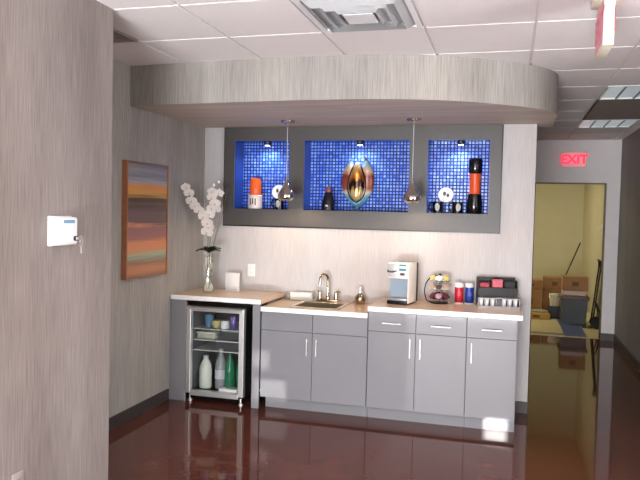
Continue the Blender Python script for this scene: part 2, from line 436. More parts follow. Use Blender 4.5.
def cabinet(name, label, x0, x1, ztop, split, fronts, drawer_handles):
    """fronts: list of (xa, xb, handle side)"""
    t = thing(name, label, 'cabinet', ((x0+x1)/2, -.3, 0)); ox, oy = (x0+x1)/2, -.3
    f = -.60-oy; bk = -.012-oy
    b = B(); X0, X1 = x0-ox, x1-ox
    b.box(X0, X0+.016, f, bk, .1, ztop); b.box(X1-.016, X1, f, bk, .1, ztop); b.box(X0+.016, X1-.016, f, bk, .1, .116)
    b.box(X0+.016, X1-.016, bk-.006, bk, .116, ztop); b.box(X0+.016, X1-.016, f, f+.016, split-.02, split+.02); b.box(X0+.016, X1-.016, f, f+.016, ztop-.03, ztop)
    b.build('body', M['cab'], t, smooth=False)
    B().box(X0+(.03 if x0 < -2.5 else 0), X1-.0, -.555-oy, -.54-oy, 0, .0995).build('toe_kick', M['kick'], t, smooth=False)
    for xa, xb, side, dr in fronts:
        xa -= ox; xb -= ox; g = .0018
        d = B().box(xa+g, xb-g, f-.02, f-.001, .1, split-g, .0012, 1).build('door', M['cab'], t, smooth=False)
        hx = xa+.04 if side == 'l' else xb-.04
        if split < .7: bar_pull(d, hx, f-.02, .548, .14, True)
        else: bar_pull(d, hx, f-.02, .603, .155, True)
        if dr != 'cont':
            xe = dr-ox if dr else xb
            w = B().box(xa+g, xb-g, f-.02, f-.001, split+g, ztop-.004, .0012, 1).build('drawer' if drawer_handles else 'false_drawer_front', M['cab'], t, smooth=False)
            if drawer_handles: bar_pull(w, (xa+xb)/2, f-.02, .79, .15, False)
    return t
cabinet('sink_cabinet', 'grey two-door base cabinet under the sink, beside the cooler', -2.798, -1.893, .82, .664, [(-2.798, -2.352, 'r', None), (-2.352, -1.893, 'l', None)], False)
cabinet('base_cabinet', 'grey base cabinet with two drawers and two doors below the coffee maker', -1.889, -1.118, .876, .718, [(-1.889, -1.508, 'r', None), (-1.508, -1.118, 'l', None)], True)
cabinet('base_cabinet', 'grey base cabinet with one drawer and one door at the right end', -1.116, -.742, .876, .718, [(-1.116, -.742, 'l', None)], True)
for x0, x1, lab in ((-3.628, -3.478, 'grey filler panel between the left wall and the cooler'), (-2.868, -2.803, 'narrow grey end panel between the cooler and the sink cabinet')):
    tag(B().box(x0-(x0+x1)/2, x1-(x0+x1)/2, -.32, -.30, 0, .875, .001, 1).build('filler_panel', M['cab'], loc=((x0+x1)/2, -.32, 0), smooth=False), lab, 'panel')

# sink
sk = thing('sink', 'stainless drop-in sink set in the lower countertop', 'sink', (-2.365, -.37, .858))
b = B(); X, Y = .187, .167; rim = .022
b.box(-X-rim, X+rim, -Y-rim, -Y+.006, .0006, .007, .002, 1); b.box(-X-rim, X+rim, Y-.006, Y+.185, .0006, .007, .002, 1)
b.box(-X-rim, -X+.006, -Y+.006, Y-.006, .0006, .007, .002, 1); b.box(X-.006, X+rim, -Y+.006, Y-.006, .0006, .007, .002, 1)
b.build('rim', M['sink'], sk, smooth=False)
b = B(); w = .004; X -= .006; Y -= .006; D = -.16
b.box(-X, X, -Y, Y, D, D+w); b.box(-X, -X+w, -Y, Y, D+w, .001); b.box(X-w, X, -Y, Y, D+w, .001); b.box(-X+w, X-w, -Y, -Y+w, D+w, .001); b.box(-X+w, X-w, Y-w, Y, D+w, .001)
bo = b.build('bowl', mat('shaded_bowl_steel', (168, 156, 136), .28, .95), sk, smooth=False)  # rim steel darkened, shade inside the bowl put into the colour
B().lathe([(0, .001), (.03, .001), (.036, .004), (.04, .001)], (0, 0, D+w), 24).build('drain', M['steel'], bo)
# faucet
fa = thing('faucet', 'gooseneck faucet with two lever handles behind the sink', 'faucet', (-2.365, -.105, .8652))
b = B(); b.box(-.1, .1, -.028, .028, 0, .018, .006); b.build('base_plate', M['bronze'], fa)
pts = [(0, 0, .015), (0, 0, .10), (0, 0, .19)]+[(-.024+.024*math.cos(a), -.045+.045*math.cos(a), .19+.055*math.sin(a)) for a in [PI*i/10 for i in range(1, 10)]]+[(-.048, -.09, .19), (-.05, -.091, .165)]
b = B(); b.tube(pts, .0115, 14); b.lathe([(.019, 0), (.019, .02), (.013, .035)], (0, 0, .015), 20); b.lathe([(.0105, 0), (.0145, 0), (.0145, .028), (.012, .03)], (-.05, -.091, .15), 16)
b.build('spout', M['bronze'], fa)
for s in (-1, 1):
    b = B(); b.lathe([(.02, 0), (.02, .02), (.014, .045), (.016, .06), (.012, .072), (0, .075)], (s*.075, 0, .015), 20)
    b.tube(smooth_path([(s*.075, 0, .08), (s*.085, -.01, .092), (s*.11, -.03, .094), (s*.128, -.045, .088)], 5), .0062, 10)
    b.build('lever_handle', M['bronze'], fa)
# soap dispenser
sd = thing('soap_dispenser', 'round metallic soap pump bottle right of the faucet', 'soap dispenser', (-2.07, -.105, .858))
B().lathe([(0, 0), (.03, 0), (.042, .012), (.048, .035), (.046, .06), (.034, .082), (.018, .092), (.016, .1), (0, .1)], seg=32).build('bottle', M['bronze'], sd)
b = B(); b.lathe([(.017, .1), (.017, .112), (.007, .116), (.007, .135), (.013, .137), (.013, .147), (0, .149)], seg=20); b.tube([(0, 0, .142), (-.02, -.02, .144), (-.034, -.034, .138)], .0045, 8)
b.build('pump', M['steel'], sd)
# towel holder
th_ = thing('towel_tray', 'clear acrylic holder of white paper towels against the backsplash', 'paper towel holder', (-2.635, -.085, .858))
b = B(); b.box(-.135, .135, -.045, .045, 0, .004); b.box(-.135, -.131, -.045, .045, .004, .075); b.box(.131, .135, -.045, .045, .004, .075); b.box(-.131, .131, .041, .045, .004, .075); b.box(-.131, .131, -.045, -.041, .004, .03)
b.build('tray', M['acrylic'], th_, smooth=False)
b = B()
for i in range(11): b.box(-.075+random.uniform(-.002, .002), .122, -.036, .036, .0045+i*.006, .0045+i*.006+.0052, .001, 1)
tag(b.build('paper_towel_stack', mat('white_paper', (246, 244, 240), .8), loc=(-2.635, -.085, .858), smooth=False), 'stack of folded white paper towels in the clear acrylic holder', 'paper towels', kind='stuff')

# ------------------------------------------------------------------ cooler
fr = thing('beverage_cooler', 'under-counter drinks cooler with a steel-framed glass door', 'mini fridge', (-3.21, -.35, 0))
FX0, FX1 = -.265, .265; ff = -.235  # local front of cabinet
b = B(); b.box(FX0, FX0+.03, ff, .28, .055, .83); b.box(FX1-.03, FX1, ff, .28, .055, .83); b.box(FX0+.03, FX1-.03, ff, .28, .80, .83); b.box(FX0+.03, FX1-.03, ff, .28, .055, .085); b.box(FX0+.03, FX1-.03, .25, .28, .085, .80)
b.build('cabinet', M['black'], fr, smooth=False)
l = B(); l.box(FX0+.0305, FX1-.0305, .244, .2495, .0855, .7995); l.box(FX0+.0305, FX0+.034, ff+.01, .244, .0855, .7995); l.box(FX1-.034, FX1-.0305, ff+.01, .244, .0855, .7995)
l.build('inner_liner', mat('fridge_liner', (96, 98, 102), .5), fr, smooth=False)
d0, d1 = ff-.055, ff-.004
b = B(); b.box(FX0, FX0+.04, d0, d1, .075, .825, .003, 1); b.box(FX1-.045, FX1, d0, d1, .075, .825, .003, 1); b.box(FX0+.04, FX1-.045, d0, d1, .785, .825, .003, 1); b.box(FX0+.04, FX1-.045, d0, d1, .055, .098, .003, 1)
dr = b.build('door', M['steel'], fr, smooth=False)
B().box(FX0+.038, FX1-.043, (d0+d1)/2-.004, (d0+d1)/2+.004, .096, .788).build('glass_pane', M['pane'], dr, smooth=False)
b = B(); b.tube([(FX0+.01, d0-.02, .812), (FX1-.01, d0-.02, .812)], .011, 12)
for x in (FX0+.03, FX1-.03): b.tube([(x, d0, .812), (x, d0-.02, .812)], .007, 8)
b.build('handle', M['steel'], dr)
b = B(); b.box(FX0+.02, FX1-.02, d0+.03, d0+.045, .022, .052); 
for i in range(9): b.box(FX0+.03+i*.053, FX0+.065+i*.053, d0+.026, d0+.03, .03, .045)
b.build('kick_grille', M['gloss_black'], fr, smooth=False)
for sx in (-1, 1):
    for sy in (ff-.02, .24): B().lathe([(0, 0), (.02, 0), (.02, .012), (.01, .016), (.01, .055), (0, .055)], (sx*.235, sy, 0), 16).build('foot', M['steel'], fr)
SH = [.622-.35*0, .525, .436]
for z in SH:
    b = B(); b.tube([(FX0+.036, ff+.02, z), (FX1-.036, ff+.02, z)], .004, 8); b.tube([(FX0+.036, .235, z), (FX1-.036, .235, z)], .004, 8)
    for i in range(22): x = FX0+.04+i*.0213; b.tube([(x, ff+.02, z), (x, .235, z)], .0016, 6)
    b.build('wire_shelf', M['white'], fr)
fx, fy = -3.21, -.35
def at(x, y, z): return (fx+x, fy+y, z)
# contents
def bottle(name, label, cat, prof, m, loc, capm=None, capprof=None, seg=24, group=None):
    t = thing(name, label, cat, loc, 0, group); B().lathe(prof, seg=seg).build('body', m, t)
    if capm: B().lathe(capprof, seg=18).build('cap', capm, t)
    return t
zf = .087
mj = thing('milk_jug', 'white plastic milk bottle at the left of the cooler floor', 'bottle', at(-.155, -.12, zf))
B().lathe([(0, 0), (.05, 0), (.056, .01), (.056, .16), (.05, .2), (.03, .24), (.022, .25), (.022, .265), (0, .265)], seg=28).build('body', mat('milk_white', (225, 228, 214), .4), mj)
B().lathe([(.0235, .262), (.0235, .285), (0, .287)], seg=20).build('cap', mat('pale_cap', (190, 205, 215), .4), mj)
bottle('water_bottle', 'clear plastic bottle with pale label between milk and green bottles', 'bottle', [(0, 0), (.045, 0), (.05, .01), (.05, .2), (.04, .25), (.018, .3), (.016, .33)], mat('grey_clear_plastic', (150, 156, 158), .15, spec=.6), at(-.02, -.10, zf), M['white'], [(.0175, .325), (.0175, .35), (0, .352)])
lb = B().lathe([(.0515, .09), (.0515, .17)], seg=24).build('label_band', mat('bottle_label', (206, 202, 206), .5), [o for o in bpy.data.objects if o.name.startswith('water_bottle')][0])
gm = mat('green_bottle', (40, 122, 86), .12, spec=.7, noise=.3, nscale=18)
gb = bottle('green_bottle', 'green soda bottle nearest the clear bottle in the cooler', 'bottle', [(0, 0), (.04, 0), (.046, .01), (.046, .18), (.036, .24), (.016, .29), (.015, .31)], gm, at(.075, -.12, zf), mat('green_cap', (30, 90, 60), .4), [(.0165, .305), (.0165, .33), (0, .332)])
dup(gb, at(.155, -.06, zf), .4, 'green soda bottle at the right wall of the cooler')
tag(B().box(-.085, .085, -.05, .05, 0, .035, .006).build('food_tray', M['white'], loc=at(.105, -.215+.03, zf-.0)), 'flat white carton lying in front of the green bottles', 'carton')
z1 = SH[0]+.0045; z2 = SH[1]+.0045
tag(B().lathe([(0, 0), (.03, 0), (.04, .07), (.042, .11), (.038, .11), (.036, .07), (0, .006)], seg=24).build('blue_tumbler', mat('blue_tumbler', (92, 130, 160), .25), loc=at(-.13, -.12, z1)), 'blue tumbler on the top shelf of the cooler', 'cup')
tag(B().lathe([(0, 0), (.026, 0), (.042, .03), (.045, .065), (.04, .068), (0, .06)], seg=24).build('dip_tub', mat('yellowish_tub', (196, 184, 128), .5), loc=at(-.05, -.14, z1)), 'small yellowish tub on the top shelf of the cooler', 'tub')
tag(B().lathe([(0, 0), (.036, 0), (.04, .01), (.04, .05), (.034, .07), (0, .072)], seg=24).build('white_jar', M['white'], loc=at(.035, -.15, z1)), 'small white round jar beside the purple cans', 'jar')
pc = thing('purple_can', 'purple can beside the white jar on the cooler top shelf', 'can', at(.115, -.15, z1))
B().lathe([(0, 0), (.028, 0), (.032, .006), (.032, .108), (.027, .116)], seg=24).build('body', mat('purple_can', (112, 92, 158), .3, .3), pc)
B().lathe([(.027, .116), (.025, .114), (0, .114)], seg=24).build('lid', M['steel'], pc)
dup(pc, at(.185, -.12, z1), 0, 'purple can at the right end of the cooler top shelf')
fc = thing('food_container', 'clear food box with pale lid on the middle cooler shelf', 'food container', at(-.13, -.12, z2))
B().box(-.085, .085, -.06, .06, 0, .045, .008).build('box', mat('frosted_box', (176, 178, 160), .4), fc)
B().box(-.09, .09, -.065, .065, .045, .06, .004).build('lid', mat('pale_lid', (206, 206, 190), .4), fc)

# ------------------------------------------------------------------ on the left counter
va = thing('glass_vase', 'tall clear glass vase with a twisted white liner in the corner', 'vase', (-3.405, -.36, .9135))
B().lathe([(0, 0), (.044, 0), (.048, .004), (.05, .345), (.047, .345), (.045, .012), (0, .01)], seg=32).build('glass', M['glassv'], va)
# twisted white ribbon
t = bmesh.new(); pv = None
for i in range(40):
    z = .012+i*.0078; a = i*.11; w = .036+.006*math.sin(i*.5)
    p = [t.verts.new((math.cos(a)*w*s+.004*math.sin(i*.3), math.sin(a)*w*s, z)) for s in (-1, -.3, .3, 1)]
    if pv:
        for k in range(3): t.faces.new((pv[k], pv[k+1], p[k+1], p[k]))
    pv = p
bmesh.ops.solidify(t, geom=t.faces[:], thickness=.003)
rb = B(); rb.merge(t); rb.build('twisted_liner', mat('white_ribbon', (232, 224, 212), .5), va)['label'] = 'twisted white liner'
orc = thing('orchid', 'white orchid with two flowering sprays standing in the glass vase', 'flower', (-3.405, -.36, .9135+.02))
OX, OY, OZ = -3.405, -.36, .9335
mg = mat('orchid_stem', (96, 104, 62), .5); ml = mat('orchid_leaf', (44, 58, 40), .4, noise=.2, nscale=30); mp_ = mat('orchid_petal', (246, 240, 236), .55, noise=.02, nscale=40); mlip = mat('orchid_lip', (222, 200, 176), .5)
def loc_(p): return Vector((p[0]-OX, p[1]-OY, p[2]-OZ))
left = [(-3.41, -.36, .95), (-3.413, -.362, 1.2), (-3.408, -.375, 1.40), (-3.405, -.395, 1.50), (-3.43, -.41, 1.585), (-3.475, -.43, 1.655), (-3.525, -.468, 1.72), (-3.54, -.488, 1.80), (-3.56, -.5, 1.845)]
right = [(-3.40, -.355, .95), (-3.398, -.355, 1.25), (-3.394, -.362, 1.45), (-3.39, -.365, 1.6), (-3.355, -.347, 1.68), (-3.35, -.345, 1.78), (-3.345, -.335, 1.83), (-3.337, -.33, 1.90)]
def petal(bb, L, W, M_, cup=.25):
    t = bmesh.new(); n = 6; rows = []
    for i in range(n+1):
        u = i/n; w = W*math.sin(PI*min(1, .12+u*.86))**.7*(.5)
        rows.append([t.verts.new((s*w, u*L, cup*L*(u*u)*.5-abs(s)*w*.25*cup)) for s in (-1, 0, 1)])
    for a, c in zip(rows, rows[1:]):
        for k in range(2): t.faces.new((a[k], a[k+1], c[k+1], c[k]))
    bmesh.ops.solidify(t, geom=t.faces[:], thickness=.0012)
    bb.merge(t, M_)
def flower(parent, p, r, facing, bud=False):
    p = loc_(p); q = Vector(facing).normalized().to_track_quat('Z', 'Y').to_matrix().to_4x4()
    base = Matrix.Translation(p) @ q @ Matrix.Rotation(random.uniform(-.3, .3), 4, 'Z')
    bb = B()
    if bud:
        bb.ball(r*.5, p, (1, 1, 1.3)); bb.build('bud', mg if r < .02 else mp_, parent); return
    for a, L, W in ((90, 1, .75), (205, .95, .7), (335, .95, .7)): petal(bb, r*L, r*W, base @ Matrix.Rotation(math.radians(a-90), 4, 'Z'))
    for a in (15, 165): petal(bb, r*1.05, r*1.25, base @ Matrix.Translation((0, 0, .003)) @ Matrix.Rotation(math.radians(a-90), 4, 'Z'), .3)
    f = bb.build('blossom', mp_, parent, sharp=60)
    l = B(); l.ball(r*.16, (0, -r*.12, r*.14), (1, 1.3, 1), 10, 8, base); l.ball(r*.1, (0, r*.05, r*.16), (1, 1, 1.2), 8, 6, base); l.build('lip', mlip, f)
for path, fl, nm in ((left, [((-3.562, -.515, 1.845), .043, 0), ((-3.535, -.505, 1.795), .047, 0), ((-3.522, -.49, 1.725), .05, 0), ((-3.50, -.465, 1.685), .047, 0), ((-3.465, -.45, 1.645), .05, 0), ((-3.43, -.43, 1.59), .05, 0), ((-3.40, -.42, 1.535), .052, 0), ((-3.405, -.41, 1.455), .055, 0), ((-3.385, -.41, 1.50), .045, 0)], 'l'),
                     (right, [((-3.337, -.33, 1.905), .02, 1), ((-3.375, -.345, 1.875), .022, 1), ((-3.38, -.37, 1.815), .042, 0), ((-3.325, -.35, 1.80), .046, 0), ((-3.385, -.37, 1.765), .045, 0), ((-3.35, -.37, 1.71), .05, 0), ((-3.34, -.36, 1.655), .045, 0), ((-3.395, -.39, 1.61), .05, 0), ((-3.375, -.385, 1.665), .046, 0)], 'r')):
    sp_ = smooth_path([loc_(p) for p in path], 5); n = len(sp_)
    st = B().tube(sp_, [.0045-.0025*i/n for i in range(n)], 8).build('stem', mg, orc)
    for p, r, bud in fl: flower(st, p, r, (.45+random.uniform(-.25, .25), -1, random.uniform(-.25, .1)), bud)
for dx, dz, ln in ((.06, .5, 0), (.1, .55, 0)):
    B().tube(smooth_path([loc_((-3.39, -.345, .96)), loc_((-3.375, -.345, 1.3)), loc_((-3.36+dx*.6, -.34, 1.3+dz*.5)), loc_((-3.345+dx, -.335, 1.3+dz))], 5), .0018, 6).build('twig', mat('brown_twig', (96, 84, 62), .7), orc)
for ang, L, dz in ((180, .13, -.01), (150, .11, .03), (205, .09, .02), (0, .12, .02), (-25, .11, .045), (25, .10, .0), (-90, .07, .03)):
    bb = B(); a = math.radians(ang)
    Mx = Matrix.Translation(loc_((-3.402, -.358, 1.268))) @ Matrix.Rotation(a-PI/2, 4, 'Z') @ Matrix.Rotation(math.radians(14)+dz*9, 4, 'X')
    t = bmesh.new(); rows = []
    for i in range(8):
        u = i/7; w = .036*math.sin(PI*min(1, .1+u*.88)); rows.append([t.verts.new((s*w, u*L, .3*L*u-.42*L*u*u*u+abs(s)*.012)) for s in (-1, 0, 1)])
    for r0, r1 in zip(rows, rows[1:]):
        for k in range(2): t.faces.new((r0[k], r0[k+1], r1[k+1], r1[k]))
    bmesh.ops.solidify(t, geom=t.faces[:], thickness=.002); bb.merge(t, Mx); bb.build('leaf', ml, orc, sharp=60)
# sign holder
sh = thing('card_holder', 'blank white card stand on the counter right of the vase', 'sign holder', (-3.255, -.165, .9135), -.12)
B().box(-.065, .065, -.022, .022, 0, .01, .002, 1).build('foot', M['white'], sh)
B().box(-.065, .065, -.02, .02, .01, .17, .003).build('card', M['white'], sh)

# ------------------------------------------------------------------ coffee maker
cm = thing('coffee_maker', 'cream and grey single-cup coffee machine on the raised countertop', 'coffee maker', (-1.668, -.295, .9144), math.radians(-12))
ms = mat('machine_silver', (196, 196, 196), .35, .2); mcr = mat('machine_cream', (236, 230, 218), .35); mwin = mat('grey_splash_panel', (140, 156, 172), .3)
b = B(); b.box(-.09, .086, -.075, .075, .02, .34, .012, 3); b.build('body', ms, cm)
b = B(); b.box(.0865, .094, -.125, .07, .012, .345, .003); b.build('side_panel', mcr, cm)['label'] = 'smooth cream side panel'
b = B(); b.box(-.088, .092, .076, .125, .008, .34, .012, 3); b.build('water_tank', M['gloss_black'], cm)['label'] = 'black rear tank'
b = B(); b.box(-.09, .086, -.13, .075, 0, .03, .006); b.build('base', M['black'], cm)
b = B(); b.box(-.082, .08, -.127, -.078, .0305, .052, .004); 
for i in range(9): b.box(-.07+i*.016, -.064+i*.016, -.12, -.085, .052, .0545)
b.build('drip_tray', mat('tray_grey', (168, 172, 176), .3, .5), cm)
b = B(); b.box(-.082, .078, -.081, -.0755, .06, .21, .002, 1); b.build('splash_panel', mwin, cm)
b = B(); b.box(-.09, .086, -.125, -.0755, .212, .343, .01, 3); hd = b.build('brew_head', mcr, cm)
b = B(); b.box(-.083, -.012, -.138, -.126, .225, .33, .008, 2); b.build('pod_door', ms, hd)
b = B(); b.tube(smooth_path([(-.088, -.13, .275), (-.075, -.15, .27), (-.05, -.155, .268), (-.025, -.15, .27), (-.014, -.13, .275)], 4), .007, 10); b.build('lever', mat('dark_grip', (78, 70, 66), .4), hd)
b = B(); b.box(.012, .07, -.1285, -.1255, .278, .33, .001, 1); b.build('screen', mat('lcd_teal', (70, 128, 140), .2, emit=(60, 120, 130), estr=.25), hd)
b = B(); b.ball(.024, (.04, -.126, .25), (1, .2, .5)); b.build('button', mat('button_grey', (90, 86, 90), .3), hd)
b = B(); b.box(.014, .068, -.129, -.1285, .296, .318); b.build('display_band', mat('screen_pale', (206, 224, 226), .3), hd)
# pod carousel
CX, CY, CZ = -1.375, -.165, .9144
pr = thing('pod_carousel', 'black wire three-tier carousel of coffee pods', 'pod rack', (CX, CY, CZ))
B().lathe([(0, 0), (.07, 0), (.072, .004), (.07, .008), (0, .01)], seg=32).build('base', M['black'], pr)
b = B(); b.tube([(0, 0, .008), (0, 0, .235)], .005, 10); b.ball(.011, (0, 0, .24)); b.build('post', M['black'], pr)
b = B(); b.tube(smooth_path([(-.06, 0, .006), (-.105, -.005, .02), (-.125, -.005, .09), (-.112, -.003, .17), (-.06, 0, .225), (0, 0, .232)], 6), .005, 8); b.build('carry_handle', M['black'], pr)
TILT = math.radians(52)
tiers = (.028, .103, .178)
for z in tiers:
    b = B(); b.tube([(.07*math.cos(a), .07*math.sin(a), z+.012) for a in [2*PI*i/28 for i in range(28)]], .0025, 6, True)
    for k in range(7):
        a = 2*PI*k/7+.2; cx, cy = .066*math.cos(a), .066*math.sin(a)
        Q = Matrix.Rotation(a, 4, 'Z') @ Matrix.Translation((.043, 0, z+.014)) @ Matrix.Rotation(TILT, 4, 'Y')
        b.tube([Q @ Vector((.0262*math.cos(q), .0262*math.sin(q), .0345)) for q in [2*PI*i/16 for i in range(16)]], .0016, 6, True)
        b.tube([(.006*math.cos(a), .006*math.sin(a), z+.006), (.045*math.cos(a), .045*math.sin(a), z+.006), (.07*math.cos(a), .07*math.sin(a), z+.012)], .0016, 6)
    b.build('tier', M['black'], pr)
podcol = [('maroon', mat('pod_maroon', (96, 40, 52), .35), mat('pod_mauve', (168, 130, 140), .35)), ('tan', mat('pod_tan', (206, 170, 140), .35), mat('pod_dark', (58, 44, 44), .35)), ('yellow', mat('pod_yellow', (226, 206, 96), .35), mat('pod_cream', (240, 236, 214), .35))]
mcup = mat('pod_cup', (232, 228, 222), .4); tname = ('bottom', 'middle', 'top')
for ti, (z, (cn, ma, mb)) in enumerate(zip(tiers, podcol)):
    for kk, mm in enumerate((ma, mb)):
        cname = [('maroon', 'mauve'), ('tan', 'dark brown'), ('yellow', 'cream')][ti][kk]
        proto = None
        for k in range(kk, 7, 2):
            a = 2*PI*k/7+.2
            Rm = Matrix.Rotation(a, 4, 'Z') @ Matrix.Translation((.066, 0, z+.012))
            if proto is None:
                proto = thing('coffee_pod', '%s-lidded coffee pod on the %s tier of the carousel' % (cname, tname[ti]), 'coffee pod', (CX+.043*math.cos(a), CY+.043*math.sin(a), CZ+z+.014), a, '%s coffee pods' % cname)
                B().lathe([(0, 0), (.017, 0), (.018, .002), (.0225, .036), (.0275, .0375), (.0275, .0395), (0, .0395)], seg=20).build('cup', mm if ti == 0 else mcup, proto)
                proto.rotation_euler = (0, TILT, a)
                B().lathe([(.0265, .0397), (.0255, .0412), (0, .0414)], seg=20).build('foil_lid', mm, proto)
            else: dup(proto, (CX+.043*math.cos(a), CY+.043*math.sin(a), CZ+z+.014), a, proto['label'])
# canisters
def canister(label, loc, m, mark):
    t = thing('canister', label, 'canister', loc)
    B().lathe([(0, 0), (.034, 0), (.036, .004), (.036, .14)], seg=32).build('body', m, t)
    B().lathe([(.0364, 0), (.0364, .012)], seg=32).build('base_band', M['white'], t)
    B().lathe([(.0366, .14), (.0372, .142), (.0372, .168), (.03, .176), (0, .178)], seg=32).build('lid', M['white'], t)['label'] = 'white lid'
    tt = bmesh.new()
    vs = []
    for i in range(25):
        q = 2*PI*i/24; a = -PI/2+.12+.5*math.cos(q); zz = .085+.02*math.sin(q)
        if i < 24: vs.append(tt.verts.new((.0366*math.cos(a), .0366*math.sin(a), zz)))
    cvt = tt.verts.new((.0368*math.cos(-PI/2+.12), .0368*math.sin(-PI/2+.12), .085))
    for i in range(24): tt.faces.new((vs[i], vs[(i+1) % 24], cvt))
    bmesh.ops.solidify(tt, geom=tt.faces[:], thickness=.0006)
    bb = B(); bb.merge(tt); bb.build('label_patch', mark, t)
canister('red canister with a white lid, left of the blue one', (-1.217, -.13, .9144), M['red'], mat('red_mark', (226, 120, 130), .4))
canister('blue canister with a white lid beside the black organizer', (-1.133, -.11, .9144), M['blue'], mat('blue_mark', (110, 110, 170), .4))
# condiment organizer
og = thing('condiment_organizer', 'black stepped condiment organizer at right end of the countertop', 'organizer', (-.905, -.20, .9144), math.radians(9))
mo = mat('organizer_black', (22, 22, 24), .4); mog = mat('organizer_front', (46, 46, 49), .3)
b = B(); W = .158
b.box(-W, W, -.015, .11, 0, .008); b.box(-W, W, .102, .11, .008, .235, .002, 1)
for x in (-W, W-.006): b.box(x, x+.006, -.015, .102, .008, .215, .001, 1)
for x in (-.055, .05): b.box(x, x+.004, -.008, .102, .008, .205)
b.box(-W+.006, W-.006, .05, .055, .008, .20); b.build('rear_bin', mo, og, smooth=False)
b = B(); b.box(-W, W, -.03, -.0155, .0, .16, .002, 1); b.build('front_panel', mog, og, smooth=False)
b = B(); tz = .085
b.box(-W-.006, W+.006, -.115, -.031, 0, .008); b.box(-W-.006, W+.006, -.117, -.113, tz-.008, tz, .001, 1); b.box(-W-.006, -W-.001, -.115, -.031, .008, tz); b.box(W+.001, W+.006, -.115, -.031, .008, tz); b.box(-W-.006, W+.006, -.117, -.113, .008, .02)
for i in range(1, 7): x = -W+i*2*W/7; b.box(x-.002, x+.002, -.113, -.032, .008, tz-.002)
b.build('tray', mat('tray_silver', (186, 186, 188), .25, .8), og, smooth=False)
Mo = Matrix.Translation(og.location) @ Matrix.Rotation(og.rotation_euler.z, 4, 'Z')
pk = None
for i in range(7):
    if i == 3: continue
    p = Mo @ Vector((-W+(i+.5)*2*W/7, -.075, .0085))
    if pk is None:
        pk = thing('creamer_stack', '', 'creamer', p, og.rotation_euler.z, 'white creamers in the organizer tray')
        B().lathe([(0, 0), (.013, 0), (.0165, .05), (.0175, .062), (.019, .064), (.019, .067), (0, .067)], seg=20).build('cup', M['white'], pk)
        B().lathe([(.0185, .0672), (.018, .068), (0, .0682)], seg=20).build('lid', mat('creamer_lid', (232, 228, 226), .4), pk)
    o = pk if i == 0 else dup(pk, p, og.rotation_euler.z, '')
    o['label'] = 'white creamer cup in the front tray, %s' % {0: 'in its leftmost slot', 1: 'second slot from the left', 2: 'just left of the grey packets', 4: 'just right of the grey packets', 5: 'second slot from the right', 6: 'in its rightmost slot'}[i]
p = Mo @ Vector((0, -.075, .0085))
tag(B().box(-.018, .018, -.03, .03, 0, .06, .003, 1).build('packet_bundle', mat('grey_packets', (92, 92, 98), .5), loc=p, rotz=og.rotation_euler.z, smooth=False), 'bundle of grey sweetener packets in the middle tray slot', 'packets', kind='stuff')
def box_packet(label, lx, ly, w, d, h, m, rz=0, z=.0085):
    q = Mo @ Vector((lx, ly, z)); tag(B().box(-w/2, w/2, -d/2, d/2, 0, h, .003, 1).build('tea_box', m, loc=q, rotz=og.rotation_euler.z+rz, smooth=False), label, 'tea box')
mrp = mat('dark_red_packet', (164, 42, 60), .45, noise=.25, nscale=60); mpk = mat('pinkish_packet', (196, 92, 102), .45, noise=.2, nscale=60)
box_packet('red tea box in the left bin of the organizer', -.105, .02, .08, .045, .185, mrp)
box_packet('pinkish red tea box in the middle bin of the organizer', .0, .02, .085, .05, .215, mpk)
box_packet('black tea box in the right bin of the organizer', .10, .02, .085, .045, .20, M['black'])

# ------------------------------------------------------------------ pendants
def pendant(label, x, y):
    t = thing('pendant_light', label, 'pendant lamp', (x, y, ZS))
    B().lathe([(0, -.0005), (.058, -.0005), (.06, -.004), (.056, -.016), (.02, -.022), (.012, -.03), (0, -.03)], seg=32).build('canopy', M['chrome'], t)
    B().tube([(0, 0, -.028), (0, 0, -.47)], .0028, 8).build('cord', mat('silver_cord', (190, 190, 192), .35, .4), t)
    zb = -.678
    prof = [(.006, .225), (.009, .19), (.014, .16), (.022, .135), (.036, .11), (.052, .085), (.065, .062), (.071, .042), (.070, .022), (.062, .006), (.052, 0), (.049, .002), (.058, .012), (.065, .03), (.064, .05), (.05, .08), (.03, .11), (.012, .14)]
    B().lathe(prof, (0, 0, zb), 36).build('shade', M['chrome'], t)
    B().ball(.018, (0, 0, zb+.05), (1, 1, 1.2)).build('bulb', mat('warm_bulb', (255, 230, 190), .4, emit=(255, 196, 130), estr=12), t)
    L = bpy.data.lights.new('pendant_bulb', 'SPOT'); L.energy = PEND; L.color = (1, .70, .46); L.spot_size = math.radians(172); L.spot_blend = .3; L.shadow_soft_size = .035
    lo = bpy.data.objects.new('pendant_bulb', L); COL.objects.link(lo); lo.location = (x, y, ZS+zb-.004)
PEND = 7.5
pendant('left chrome teardrop pendant hanging above the sink', -2.672, -.415)
pendant('right chrome teardrop pendant hanging above the coffee machine', -1.598, -.415)

